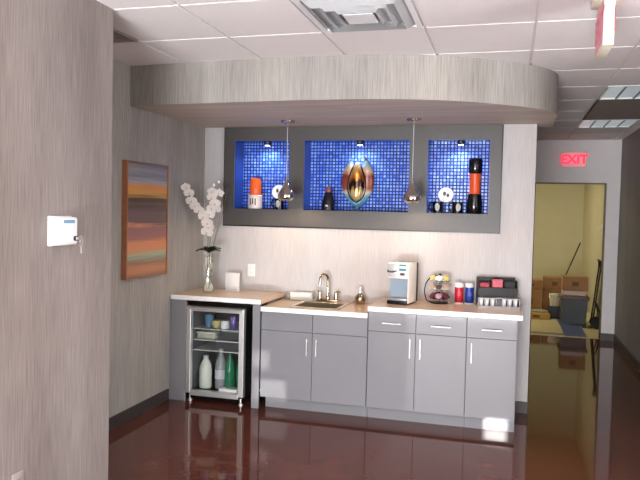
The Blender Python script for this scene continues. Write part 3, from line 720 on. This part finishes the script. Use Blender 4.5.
# ------------------------------------------------------------------ things in the niches
NZ = 1.6725
t = thing('orange_vase', 'frosted orange and white cylindrical vase in the left niche', 'vase', (-3.14, .075, NZ))
B().lathe([(0, 0), (.06, 0), (.066, .004), (.066, .125), (.062, .13)], seg=32).build('lower_body', mat('white_ceramic', (222, 208, 200), .3), t)['label'] = 'white lower half'
B().lathe([(.062, .13), (.056, .133), (.056, .25), (.048, .28), (.03, .293), (0, .295)], seg=32).build('upper_body', mat('orange_glass', (226, 96, 34), .25), t)['label'] = 'orange upper half'
b = B()
for i in range(3):
    a = -PI/2+(-.35+.35*i); b.box(-.006, .006, -.0675, -.0655, .035+.01*(i % 2), .1, 0, 1, Matrix.Rotation(a+PI/2, 4, 'Z'))
b.build('pattern_mark', mat('dark_mark', (70, 52, 48), .4), t)
def mug(label, x, y, rz):
    t = thing('mug', label, 'mug', (x, y, NZ), rz)
    B().lathe([(0, 0), (.036, 0), (.04, .004), (.042, .1), (.039, .1), (.036, .008), (0, .006)], seg=28).build('body', M['gloss_black'], t)
    B().tube(smooth_path([(-.039, 0, .085), (-.065, 0, .085), (-.075, 0, .055), (-.065, 0, .025), (-.038, 0, .02)], 5), .006, 8).build('handle', M['gloss_black'], t)
    p = B()
    tt = bmesh.new(); vs = []
    for i in range(20):
        q = 2*PI*i/20; a = -PI/2+.5*math.cos(q); vs.append(tt.verts.new((.0425*math.cos(a), .0425*math.sin(a), .052+.032*math.sin(q))))
    cv = tt.verts.new((0, -.0427, .052))
    for i in range(20): tt.faces.new((vs[i], vs[(i+1) % 20], cv))
    bmesh.ops.solidify(tt, geom=tt.faces[:], thickness=.0008); p.merge(tt); p.build('emblem', M['white'], t)['label'] = 'white patch on the mug'
    return t
def plate(label, x, z, ry=0):
    t = thing('display_plate', label, 'plate', (x, .115, NZ))
    R = Matrix.Translation((0, .03, z)) @ Matrix.Rotation(math.radians(80), 4, 'X')
    B().lathe([(0, 0), (.045, 0), (.05, .004), (.066, .008), (.066, .011), (.048, .007), (0, .005)], seg=36, M=R).build('dish', M['white'], t)
    b = B(); b.box(-.035, .035, -.01, .05, 0, .006); b.box(-.03, -.022, .03, .045, .006, z-.045); b.box(.022, .03, .03, .045, .006, z-.045); b.box(-.035, .035, -.005, .045, z-.066-.008, z-.066); b.build('stand', M['black'], t, smooth=False)
    b = B(); b.ball(.012, (-.012, .02-.003, z+.012), (1, .3, 1.6)); b.ball(.011, (.018, .02-.003, z-.002), (1, .3, 1.4)); b.ball(.01, (-.006, .023, z-.03), (1.6, .3, .8)); b.build('painted_marks', mat('dark_paint', (60, 54, 58), .4), t)
mug('black mug with a white patch behind the left pendant', -2.895, .055, 0)
plate('white display plate behind the left pendant', -2.93, .165)
mug('black mug at the left of the right niche', -1.435, .05, 0)
mug('black mug between the white plate and the tall vase', -1.265, .05, .25)
plate('white display plate with dark marks in the right niche', -1.375, .16)
t = thing('bottle', 'small dark bottle with a reddish stopper in the middle niche', 'bottle', (-2.425, .06, NZ))
B().lathe([(0, 0), (.056, 0), (.06, .005), (.058, .06), (.045, .12), (.033, .155), (.03, .165), (0, .165)], seg=28).build('body', mat('dark_bottle', (24, 22, 30), .2), t)
B().lathe([(.026, .165), (.028, .19), (.024, .212), (0, .215)], seg=24).build('stopper', mat('red_stopper', (120, 66, 68), .4), t)['label'] = 'reddish stopper'
b = B()
for i in range(3): b.box(-.012+i*.009, -.006+i*.009, -.0595, -.0565, .038, .05)
b.build('label_mark', M['white'], t, smooth=False)
t = thing('tall_vase', 'tall black vase with an orange middle in the right niche', 'vase', (-1.125, .075, NZ))
B().lathe([(0, 0), (.062, 0), (.066, .006), (.065, .1), (.058, .165), (.05, .17)], seg=32).build('base', M['gloss_black'], t)['label'] = 'black base'
B().lathe([(.049, .168), (.047, .19), (.046, .25), (.05, .32), (.05, .345)], seg=32).build('waist', mat('orange_glaze', (214, 84, 40), .22), t)['label'] = 'orange middle'
B().lathe([(.05, .345), (.058, .36), (.06, .46), (.055, .472), (.046, .468), (.04, .38), (0, .37)], seg=32).build('neck', M['gloss_black'], t)['label'] = 'black top'
# art glass: an almond core inside two folded petals
t = thing('art_glass', 'iridescent petal-shaped art glass vase in the middle niche', 'glass sculpture', (-2.162, .08, NZ))
bandw = [(0, (70, 128, 160)), (.22, (104, 156, 176)), (.30, (204, 190, 168)), (.37, (140, 76, 54)), (.62, (110, 46, 34)), (.72, (196, 160, 130)), (.82, (134, 160, 172)), (.92, (46, 60, 70)), (1, (36, 46, 56))]
mw = ramp_z_mat('iridescent_glass', bandw, .03, .5, .22, .1, .12, nsc=7)
mc = ramp_z_mat('gold_core', [(0, (206, 190, 150)), (.2, (236, 200, 130)), (.35, (60, 36, 24)), (.5, (24, 16, 14)), (.62, (190, 110, 40)), (.8, (232, 180, 100)), (1, (222, 200, 176))], .1, .44, .12, .5, .5, nsc=9, sx=(3, 3, .6))
def leafshape(W, Hh, z0, thick, tipx, n=26):
    # outline (x,z) of a pointed egg with the tip leaning to tipx
    out = []
    for i in range(n+1):
        u = i/n; w = W*math.sin(PI*u**.75)**.75 if 0 < u < 1 else 0
        out.append((u, w, tipx*u**2.2))
    return [(x, w, z0+Hh*u) for u, w, x in out]
def shell(bb, prof, depth, y0, seg=20):
    t = bmesh.new(); rings = []
    for x, w, z in prof:
        if w < 1e-4: rings.append([t.verts.new((x, y0, z))])
        else: rings.append([t.verts.new((x+w*math.cos(2*PI*k/seg), y0+min(depth, w)*math.sin(2*PI*k/seg), z)) for k in range(seg)])
    for a, c in zip(rings, rings[1:]):
        for k in range(seg):
            j = (k+1) % seg
            if len(a) == 1: t.faces.new((a[0], c[j], c[k]))
            elif len(c) == 1: t.faces.new((a[k], a[j], c[0]))
            else: t.faces.new((a[k], a[j], c[j], c[k]))
    bmesh.ops.recalc_face_normals(t, faces=t.faces[:]); bb.merge(t)
def sheared(prof, dx): return [(x+dx*math.sin(PI*min(1, (z-prof[0][2])/(prof[-1][2]-prof[0][2])*.74)), w, z) for x, w, z in prof]
for s, nm, hh in ((-1, 'left_petal', .455), (1, 'right_petal', .47)):
    bb = B(); shell(bb, sheared(leafshape(.078, hh, .028, .05, 0), s*.083), .045, .018)
    bb.build('petal', mw, t, sharp=80)
bb = B(); shell(bb, leafshape(.072, .36, .085, .05, .0), .05, -.03); bb.build('core', mc, t, sharp=80)['label'] = 'gold and black centre'
bb = B(); pr2 = leafshape(.083, .37, .08, .05, .0)
ring = [(x-w, -.03, z) for x, w, z in pr2]+[(x+w, -.03, z) for x, w, z in pr2[::-1]]
bb.tube(ring[:len(pr2)-3], .006, 8); bb.tube(ring[len(pr2)+3:], .006, 8); bb.build('core_rim', M['gloss_black'], t)
B().lathe([(0, 0), (.05, 0), (.052, .006), (.02, .02), (.018, .05), (0, .05)], (0, .015, 0), 24).build('foot', mat('foot_glass', (70, 96, 120), .2), t)

# ------------------------------------------------------------------ wall things
pa = thing('painting', 'abstract striped canvas in a wood frame on the left wall', 'painting', (XL, -1.108, 1.11))
ph = .9
stops = [(0, (120, 82, 56)), (.07, (176, 112, 68)), (.13, (130, 84, 62)), (.16, (120, 126, 100)), (.2, (148, 152, 122)), (.235, (184, 118, 70)), (.3, (190, 116, 66)), (.34, (140, 84, 76)), (.44, (128, 80, 82)), (.455, (196, 122, 80)), (.47, (92, 70, 68)), (.56, (104, 82, 80)), (.62, (82, 62, 58)), (.645, (100, 80, 64)), (.68, (70, 54, 36)), (.74, (190, 142, 62)), (.80, (198, 124, 58)), (.835, (150, 150, 146)), (.88, (112, 112, 110)), (.93, (138, 134, 126)), (1, (100, 86, 72))]
mart = ramp_z_mat('striped_art', stops, 0, ph, .3, 0, .11, nsc=4, sx=(1, .5, 20))
B().box(.001, .0395, -.304, .304, .004, ph-.004).build('canvas', mart, pa, smooth=False)
mw2 = mat('orange_wood', (150, 98, 66), .5, noise=.1, nscale=30)
b = B(); b.box(.0005, .046, -.318, -.3045, 0, ph); b.box(.0005, .046, .3045, .318, 0, ph); b.box(.0005, .046, -.3045, .3045, 0, .0035); b.box(.0005, .046, -.3045, .3045, ph-.0035, ph); b.build('frame', mw2, pa, smooth=False)
# thermostat guard
tg = thing('thermostat_guard', 'white locking cover with keys on the near left wall', 'thermostat cover', (-2.94, -3.09, 1.46))
B().box(.0005, .014, -.088, .088, 0, .145, .006, 3).build('back_plate', M['white'], tg)
B().box(.0145, .05, -.07, .085, .004, .14, .014, 4).build('cover', mat('cover_white', (228, 229, 230), .35), tg)
B().box(.0502, .0512, -.03, .055, .11, .126).build('label_strip', mat('blue_strip', (110, 150, 178), .4), tg)['label'] = 'blue label strip'
b = B(); R = Matrix.Translation((.048, .058, .035)) @ Matrix.Rotation(PI/2, 4, 'Y'); b.cyl(.012, 0, .014, M=R, bev=.002); lk = b.build('lock', M['black'], tg)
b = B(); b.box(.062, .066, .05, .078, .028, .042, .001, 1); b.cyl(.012, -.002, .002, M=Matrix.Translation((.064, .085, .036)) @ Matrix.Rotation(PI/2, 4, 'Y')); b.build('key', M['steel'], lk)
b = B(); b.tube([(.064, .09+.011*math.cos(a), .022+.011*math.sin(a)) for a in [2*PI*i/16 for i in range(16)]], .0012, 6, True); b.build('key_ring', M['steel'], lk)
b = B(); b.cyl(.011, -.0015, .0015, M=Matrix.Translation((.064, .09, .002)) @ Matrix.Rotation(PI/2, 4, 'Y')); b.box(.0625, .0655, .086, .094, -.04, -.006, .0008, 1); b.build('key', M['steel'], lk)
# outlets and switch
def outlet(label, loc, rz, m=M['white']):
    t = thing('outlet_plate', label, 'wall outlet', loc, rz)
    B().box(-.037, .037, -.007, -.0005, -.058, .058, .003, 2).build('plate', m, t)
    for z in (-.022, .022):
        b = B(); b.box(-.016, .016, -.0085, -.0072, z-.014, z+.014, .0005, 1); s = b.build('socket', m, t)
        k = B(); k.box(-.0075, -.0055, -.0092, -.0086, z-.004, z+.006); k.box(.0055, .0075, -.0092, -.0086, z-.004, z+.006); k.build('slot', M['black'], s, smooth=False)
outlet('white outlet plate on the backsplash above the cooler', (-3.136, 0, 1.10), 0)
outlet('grey outlet plate low on the near left wall', (-2.94, -3.372, .388), PI/2, mat('grey_plate', (150, 142, 138), .5))
sw = thing('wall_switch', 'small white switch on the storage room wall beside the doorway', 'switch', (.585, 5.5, 1.50))
B().box(-.012, -.0005, -.06, .06, -.07, .07, .003).build('plate', M['white'], sw)
B().box(-.03, -.0125, -.02, .02, -.03, .02, .004).build('toggle', M['white'], sw)
# exit signs
mred = mat('exit_red', (236, 30, 60), .4, emit=(255, 36, 70), estr=1.1)
mface = mat('exit_face', (232, 176, 182), .4, emit=(240, 110, 130), estr=.3)
mface2 = mat('exit_face_pale', (226, 140, 158), .4)
mred2 = mat('exit_red_pale', (214, 100, 122), .4)
ex = thing('exit_sign', 'wall-mounted red EXIT sign above the storage doorway', 'exit sign', (-.001, YF, 2.457))
B().box(-.157, .157, -.045, -.0005, -.11, .11, .006).build('housing', M['cream'], ex)
B().box(-.145, .145, -.0475, -.0452, -.098, .098).build('face', mface, ex)
text_mesh('lettering', 'EXIT', .17, mred, ex, (0, -.0485, 0), (PI/2, 0, 0), .001, .006)
e2 = thing('exit_sign', 'edge-on cream EXIT sign hanging from the ceiling', 'exit sign', (-.422, -2.41, ZC))
B().box(-.06, .06, -.09, .09, -.052, -.0005, .008).build('canopy', M['cream'], e2)
B().box(-.024, .024, -.145, .145, -.277, -.0525, .004).build('housing', M['cream'], e2)
for s in (-1, 1):
    B().box(min(s*.0241, s*.0247), max(s*.0241, s*.0247), -.135, .135, -.265, -.065).build('face', mface2, e2)
    text_mesh('lettering', 'EXIT', .16, mred2, e2, (s*.0251, 0, -.165), (PI/2, 0, s*PI/2), .0003, .005)
# ceiling fixtures
dfx0, dfx1, dfy0, dfy1 = gx0+gp+.012, gx0+2*gp-.012, gy0-gq+.012, gy0-.012
cxx, cyy = (dfx0+dfx1)/2, (dfy0+dfy1)/2
cd = thing('ceiling_diffuser', 'square white air diffuser in the ceiling above the niche wall', 'air vent', (cxx, cyy, ZC))
hw, hd_ = (dfx1-dfx0)/2, (dfy1-dfy0)/2
mdf = mat('diffuser_white', (222, 224, 226), .35)
def sq(bb, w, h, t, z0, z1): bb.box(-w, w, -h, -h+t, z0, z1); bb.box(-w, w, h-t, h, z0, z1); bb.box(-w, -w+t, -h+t, h-t, z0, z1); bb.box(w-t, w, -h+t, h-t, z0, z1)
b = B(); sq(b, hw, hd_, .03, -.004, .009); b.build('outer_frame', mdf, cd, smooth=False)
b = B(); b.box(-hw+.03, hw-.03, -hd_+.03, hd_-.03, .0095, .0115); b.build('back_plate', mat('diffuser_shadow', (190, 192, 196), .6), cd, smooth=False)
def cone(w, h, w2, h2, z0, z1):
    t = bmesh.new(); a = [t.verts.new((x*w, y*h, z0)) for x, y in ((-1, -1), (1, -1), (1, 1), (-1, 1))]; c = [t.verts.new((x*w2, y*h2, z1)) for x, y in ((-1, -1), (1, -1), (1, 1), (-1, 1))]
    for i in range(4): t.faces.new((a[i], a[(i+1) % 4], c[(i+1) % 4], c[i]))
    bmesh.ops.solidify(t, geom=t.faces[:], thickness=.003); return t
for f0, f1 in ((.88, .74), (.68, .54), (.48, .34)):
    b = B(); b.merge(cone(hw*f0, hd_*f0, hw*f1, hd_*f1, .006, -.03)); b.build('louver', mdf, cd, smooth=False)
b = B(); b.box(-hw*.28, hw*.28, -hd_*.28, hd_*.28, -.03, -.024, .004); b.tube([(0, 0, -.024), (0, 0, .009)], .01); b.build('centre_plate', mdf, cd, smooth=False)
def troffer(label, j):
    x0, x1, y0, y1 = gx0+4*gp+.012, gx0+5*gp-.012, gy0+j*gq+.012, gy0+(j+1)*gq-.012
    cx, cy, w, h = (x0+x1)/2, (y0+y1)/2, (x1-x0)/2, (y1-y0)/2
    t = thing('ceiling_light', label, 'ceiling light', (cx, cy, ZC), 0, None)
    b = B(); sq(b, w, h, .018, -.004, .01); b.build('frame', M['white'], t, smooth=False)
    B().box(-w+.018, w-.018, -h+.018, h-.018, .006, .0105).build('lens', mat('faint_glow_lens', (204, 216, 220), .3, emit=(200, 215, 222), estr=.22), t, smooth=False)  # faint lens glow added, though the fixture is off
    for i in range(1, 4):
        xx_ = -w+i*2*w/4; b = B(); b.box(xx_-.006, xx_+.006, -h+.018, h-.018, -.006, .0055); b.build('louver', mat('louver_grey', (120, 126, 128), .4), t, smooth=False)
troffer('unlit square ceiling light, lens glow added, nearest the curved soffit end', 3)
troffer('ceiling light panel farthest down the corridor', 6)
def grille(label, i, j0, j1, m):
    x0, x1, y0, y1 = gx0+i*gp+.012, gx0+(i+1)*gp-.012, gy0+j0*gq+.012, gy0+(j1+1)*gq-.012
    x0 = max(x0, XL+.003)
    t = thing('return_grille', label, 'air vent', ((x0+x1)/2, (y0+y1)/2, ZC)); w, h = (x1-x0)/2, (y1-y0)/2
    b = B(); sq(b, w, h, .02, -.003, .008); b.build('frame', m, t, smooth=False)
    b = B(); b.box(-w+.02, w-.02, -h+.02, h-.02, .007, .0105)
    n = int((2*h-.04)/.03)
    for q in range(n): b.box(-w+.02, w-.02, -h+.024+q*.03, -h+.034+q*.03, .0, .007)
    b.build('louver_panel', m, t, smooth=False)
grille('dark brown ceiling grille between the two corridor light panels', 4, 4, 5, mat('brown_grille', (84, 72, 64), .6))
grille('grey ceiling grille in the corner behind the near left wall', -2, -1, -1, mat('grey_grille', (150, 142, 132), .6))

# ------------------------------------------------------------------ storage room
def carton(label, x0, x1, y0, y1, z0, z1, rz=0, m=None, flaps=False):
    t = thing('cardboard_box', label, 'box', ((x0+x1)/2, (y0+y1)/2, z0), rz); w, d, h = (x1-x0)/2, (y1-y0)/2, z1-z0
    B().box(-w, w, -d, d, 0, h, .004, 1).build('carton', m or M['card'], t, smooth=False)
    B().box(-w*.98, w*.98, -.025, .025, h+.0002, h+.0015).build('tape_strip', M['tape'], t, smooth=False)
    b = B(); b.box(-w*.25, w*.25, -d-.0012, -d-.0002, h*.35, h*.65); b.build('hand_hole' if False else 'label_patch', mat('box_print', (110, 80, 56), .8), t, smooth=False)
    return t
Z0 = .0025
bn = thing('storage_bin', 'dark grey plastic bin with a brown lid in the storage doorway', 'bin', (.205, 5.55, Z0))
b = B(); b.prism([(-.19, -.22), (.19, -.22), (.19, .22), (-.19, .22)], 0, .40)
for v in b.bm.verts:
    if v.co.z < .01: v.co.x *= .9; v.co.y *= .9
b.box(-.205, .205, -.235, .235, .37, .40, .004, 1); b.build('tub', mat('bin_grey', (74, 78, 84), .5), bn, smooth=False)
B().box(-.215, .215, -.24, .24, .4005, .435, .008).build('lid', mat('bin_lid', (120, 96, 84), .5), bn)
t = tag(B().box(-.17, .17, -.16, .16, 0, .075, .01).build('foam_packing', mat('pinkish_foam', (206, 186, 184), .7), loc=(.20, 5.58, Z0+.436)), 'pale pinkish foam slab lying on the bin lid', 'packing foam')
carton('brown cardboard box on the foam slab above the dark bin', .02, .40, 5.42, 5.74, Z0+.512, Z0+.735)
carton('cardboard box standing on the floor against the doorway left edge', -.62, -.235, 6.5, 6.85, Z0, Z0+.39)
carton('cardboard box stacked topmost at the left of the doorway', -.60, -.23, 6.52, 6.84, Z0+.392, Z0+.56)
carton('lower cardboard box behind the white bucket', -.205, .19, 6.75, 7.1, Z0, Z0+.38)
carton('upper cardboard box behind the white bucket', -.20, .18, 6.76, 7.08, Z0+.382, Z0+.60)
carton('flat yellowish box lying on the storage floor', -.60, -.16, 5.62, 6.0, Z0, Z0+.10, .15, mat('yellow_card', (196, 156, 86), .8))
tag(B().lathe([(0, 0), (.13, 0), (.15, .01), (.15, .016), (0, .02)], seg=28).build('round_lid', mat('grey_green_lid', (150, 160, 136), .5), loc=(-.29, 6.02, Z0+.105+.0)), 'round grey-green lid lying on the flat yellow box', 'lid').location = (-.30, 5.86, Z0+.103)
dc = tag(B().box(-.085, .085, -.1, .1, 0, .2, .008).build('black_crate', mat('crate_black', (40, 42, 44), .5), loc=(-.06, 5.92, Z0)), 'small black crate under the white bucket', 'crate')
bk = thing('bucket', 'white plastic bucket with a dark rim on the black crate', 'bucket', (-.06, 5.92, Z0+.201))
B().lathe([(0, 0), (.066, 0), (.07, .004), (.082, .19), (.078, .19), (.066, .008), (0, .006)], seg=28).build('pail', mat('pail_white', (214, 206, 180), .45), bk)
B().lathe([(.0835, .17), (.087, .172), (.087, .196), (.08, .2), (0, .2)], seg=28).build('lid', mat('pail_lid', (224, 222, 210), .45), bk)
b = B(); b.tube(smooth_path([(-.088, 0, .165), (-.07, -.06, .12), (0, -.095, .1), (.07, -.06, .12), (.088, 0, .165)], 5), .0025, 6); b.build('handle', M['steel'], bk)
# broom leaning in the corner behind the boxes
br = thing('broom', 'dark-handled broom leaning behind the boxes in the storage room', 'broom', (.02, 7.25, Z0))
a0, a1 = Vector((0, 0, .12)), Vector((.50, .55, 1.28))
B().tube([a0, a0.lerp(a1, .93)], .013, 10).build('pole', mat('dark_pole', (58, 54, 40), .5), br)
B().tube([a0.lerp(a1, .93), a1], .016, 10).build('grip', mat('pale_grip', (206, 200, 180), .5), br)
B().box(-.12, .12, -.03, .03, 0, .12, .01).build('bristles', mat('bristle', (96, 84, 52), .8), br)
# hand truck
ht = thing('hand_truck', 'black hand truck leaning against the storage room right wall', 'hand truck', (.47, 5.03, Z0), 0)
b = B()
for y in (-.02, .20):
    b.tube(smooth_path([(-.035, y, .10), (.0, y, .4), (.03, y, .72), (.055, y, .93)], 4), .012, 8)
for z, x in ((.22, -.02), (.45, .005), (.68, .026), (.84, .044)): b.tube([(x, -.02, z), (x, .20, z)], .009, 8)
b.build('frame', M['black'], ht)
b = B(); b.tube(smooth_path([(.055, -.02, .92), (.05, -.02, 1.0), (.03, .03, 1.03), (.03, .15, 1.03), (.05, .2, 1.0), (.055, .2, .92)], 5), .015, 8); b.build('handle', M['black'], ht)
B().box(-.18, -.03, -.04, .22, .004, .014, .002, 1).build('toe_plate', M['black'], ht)
for y in (-.055, .215):
    b = B(); b.lathe([(.02, -.02), (.06, -.022), (.075, -.012), (.075, .012), (.06, .022), (.02, .02), (.02, -.02)], seg=24, M=Matrix.Translation((.02, y+.0, .0755)) @ Matrix.Rotation(PI/2, 4, 'X')); b.build('wheel', mat('tyre', (22, 22, 22), .7), ht)
b = B(); b.tube([(.02, -.08, .0755), (.02, .24, .0755)], .011, 8); b.tube(smooth_path([(.02, .2, .08), (.06, .2, .2), (.03, .2, .34), (.0, .2, .4)], 5), .009, 8); b.tube(smooth_path([(.02, -.02, .08), (.06, -.02, .2), (.03, -.02, .34), (.0, -.02, .4)], 5), .009, 8); b.build('axle_brace', M['black'], ht)

# ------------------------------------------------------------------ lights
def area(name, loc, to, sx, sy, e, col=(1, 1, 1)):
    L = bpy.data.lights.new(name, 'AREA'); L.shape = 'RECTANGLE'; L.size = sx; L.size_y = sy; L.energy = e; L.color = col
    o = bpy.data.objects.new(name, L); COL.objects.link(o); o.location = loc
    o.rotation_euler = (Vector(to)-Vector(loc)).to_track_quat('-Z', 'Y').to_euler(); return o
area('unseen_daylight', (-1.7, YREAR+.05, 1.45), (-1.7, 0, 1.6), 2.2, 2.2, 110, (.96, .98, 1))  # stands in for unseen windows behind the camera
area('added_ceiling_uplight', (-1.6, -8.8, .17), (-1.6, -6.3, 3.7), 2.4, .5, 430, (.97, .98, 1))  # unseen uplight added to brighten the ceiling
area('unseen_daylight', (3.15, -3.6, 1.5), (-3, -2.4, 1.6), 2.8, 2.0, 165, (.96, .98, 1))  # unseen side light, added to brighten the left walls
area('storage_lamp', (-1.3, 6.3, 2.73), (-1.3, 6.3, 0), 1.0, .6, 25, (1, .94, .76))
area('room_lamp', (-.6, -5.2, 2.70), (-.6, -5.2, 0), 1.2, .6, 30, (1, .95, .9))
for a, b in ops:
    L = bpy.data.lights.new('puck_lamp', 'SPOT'); L.energy = 6.5; L.color = (.86, .93, 1); L.spot_size = math.radians(160); L.spot_blend = .9; L.shadow_soft_size = .015
    o = bpy.data.objects.new('puck_lamp', L); COL.objects.link(o); o.location = ((a+b)/2+.01, .09, oz1+1.52-.045)
S = bpy.data.lights.new('sun', 'SUN'); S.energy = 22; S.angle = math.radians(.35); S.color = (1, .97, .92)
o = bpy.data.objects.new('sun', S); COL.objects.link(o); o.rotation_euler = SUN.to_track_quat('-Z', 'Y').to_euler()
w = bpy.data.worlds.new('world'); sc.world = w; w.use_nodes = True
w.node_tree.nodes['Background'].inputs[0].default_value = (.75, .85, 1, 1); w.node_tree.nodes['Background'].inputs[1].default_value = .6

# ------------------------------------------------------------------ camera
f, yaw, pitch, roll = 678.6591, .2705, -.0397, .0237
fw = Vector((-math.sin(yaw)*math.cos(pitch), math.cos(yaw)*math.cos(pitch), math.sin(pitch)))
rt = Vector((math.cos(yaw), math.sin(yaw), 0)); up = rt.cross(fw)
r2 = rt*math.cos(roll)+up*math.sin(roll); u2 = up*math.cos(roll)-rt*math.sin(roll)
cam = bpy.data.cameras.new('camera'); cam.sensor_width = 36; cam.lens = f*36/640; cam.clip_start = .05
co = bpy.data.objects.new('camera', cam); COL.objects.link(co)
co.matrix_world = Matrix(((r2.x, u2.x, -fw.x, -.8336), (r2.y, u2.y, -fw.y, -5.9289), (r2.z, u2.z, -fw.z, 1.6483), (0, 0, 0, 1)))
sc.camera = co
vs_ = sc.view_settings
vs_.view_transform = 'Standard'; vs_.look = 'None'; vs_.gamma = 1; vs_.exposure = 0.5; vs_.use_curve_mapping = False
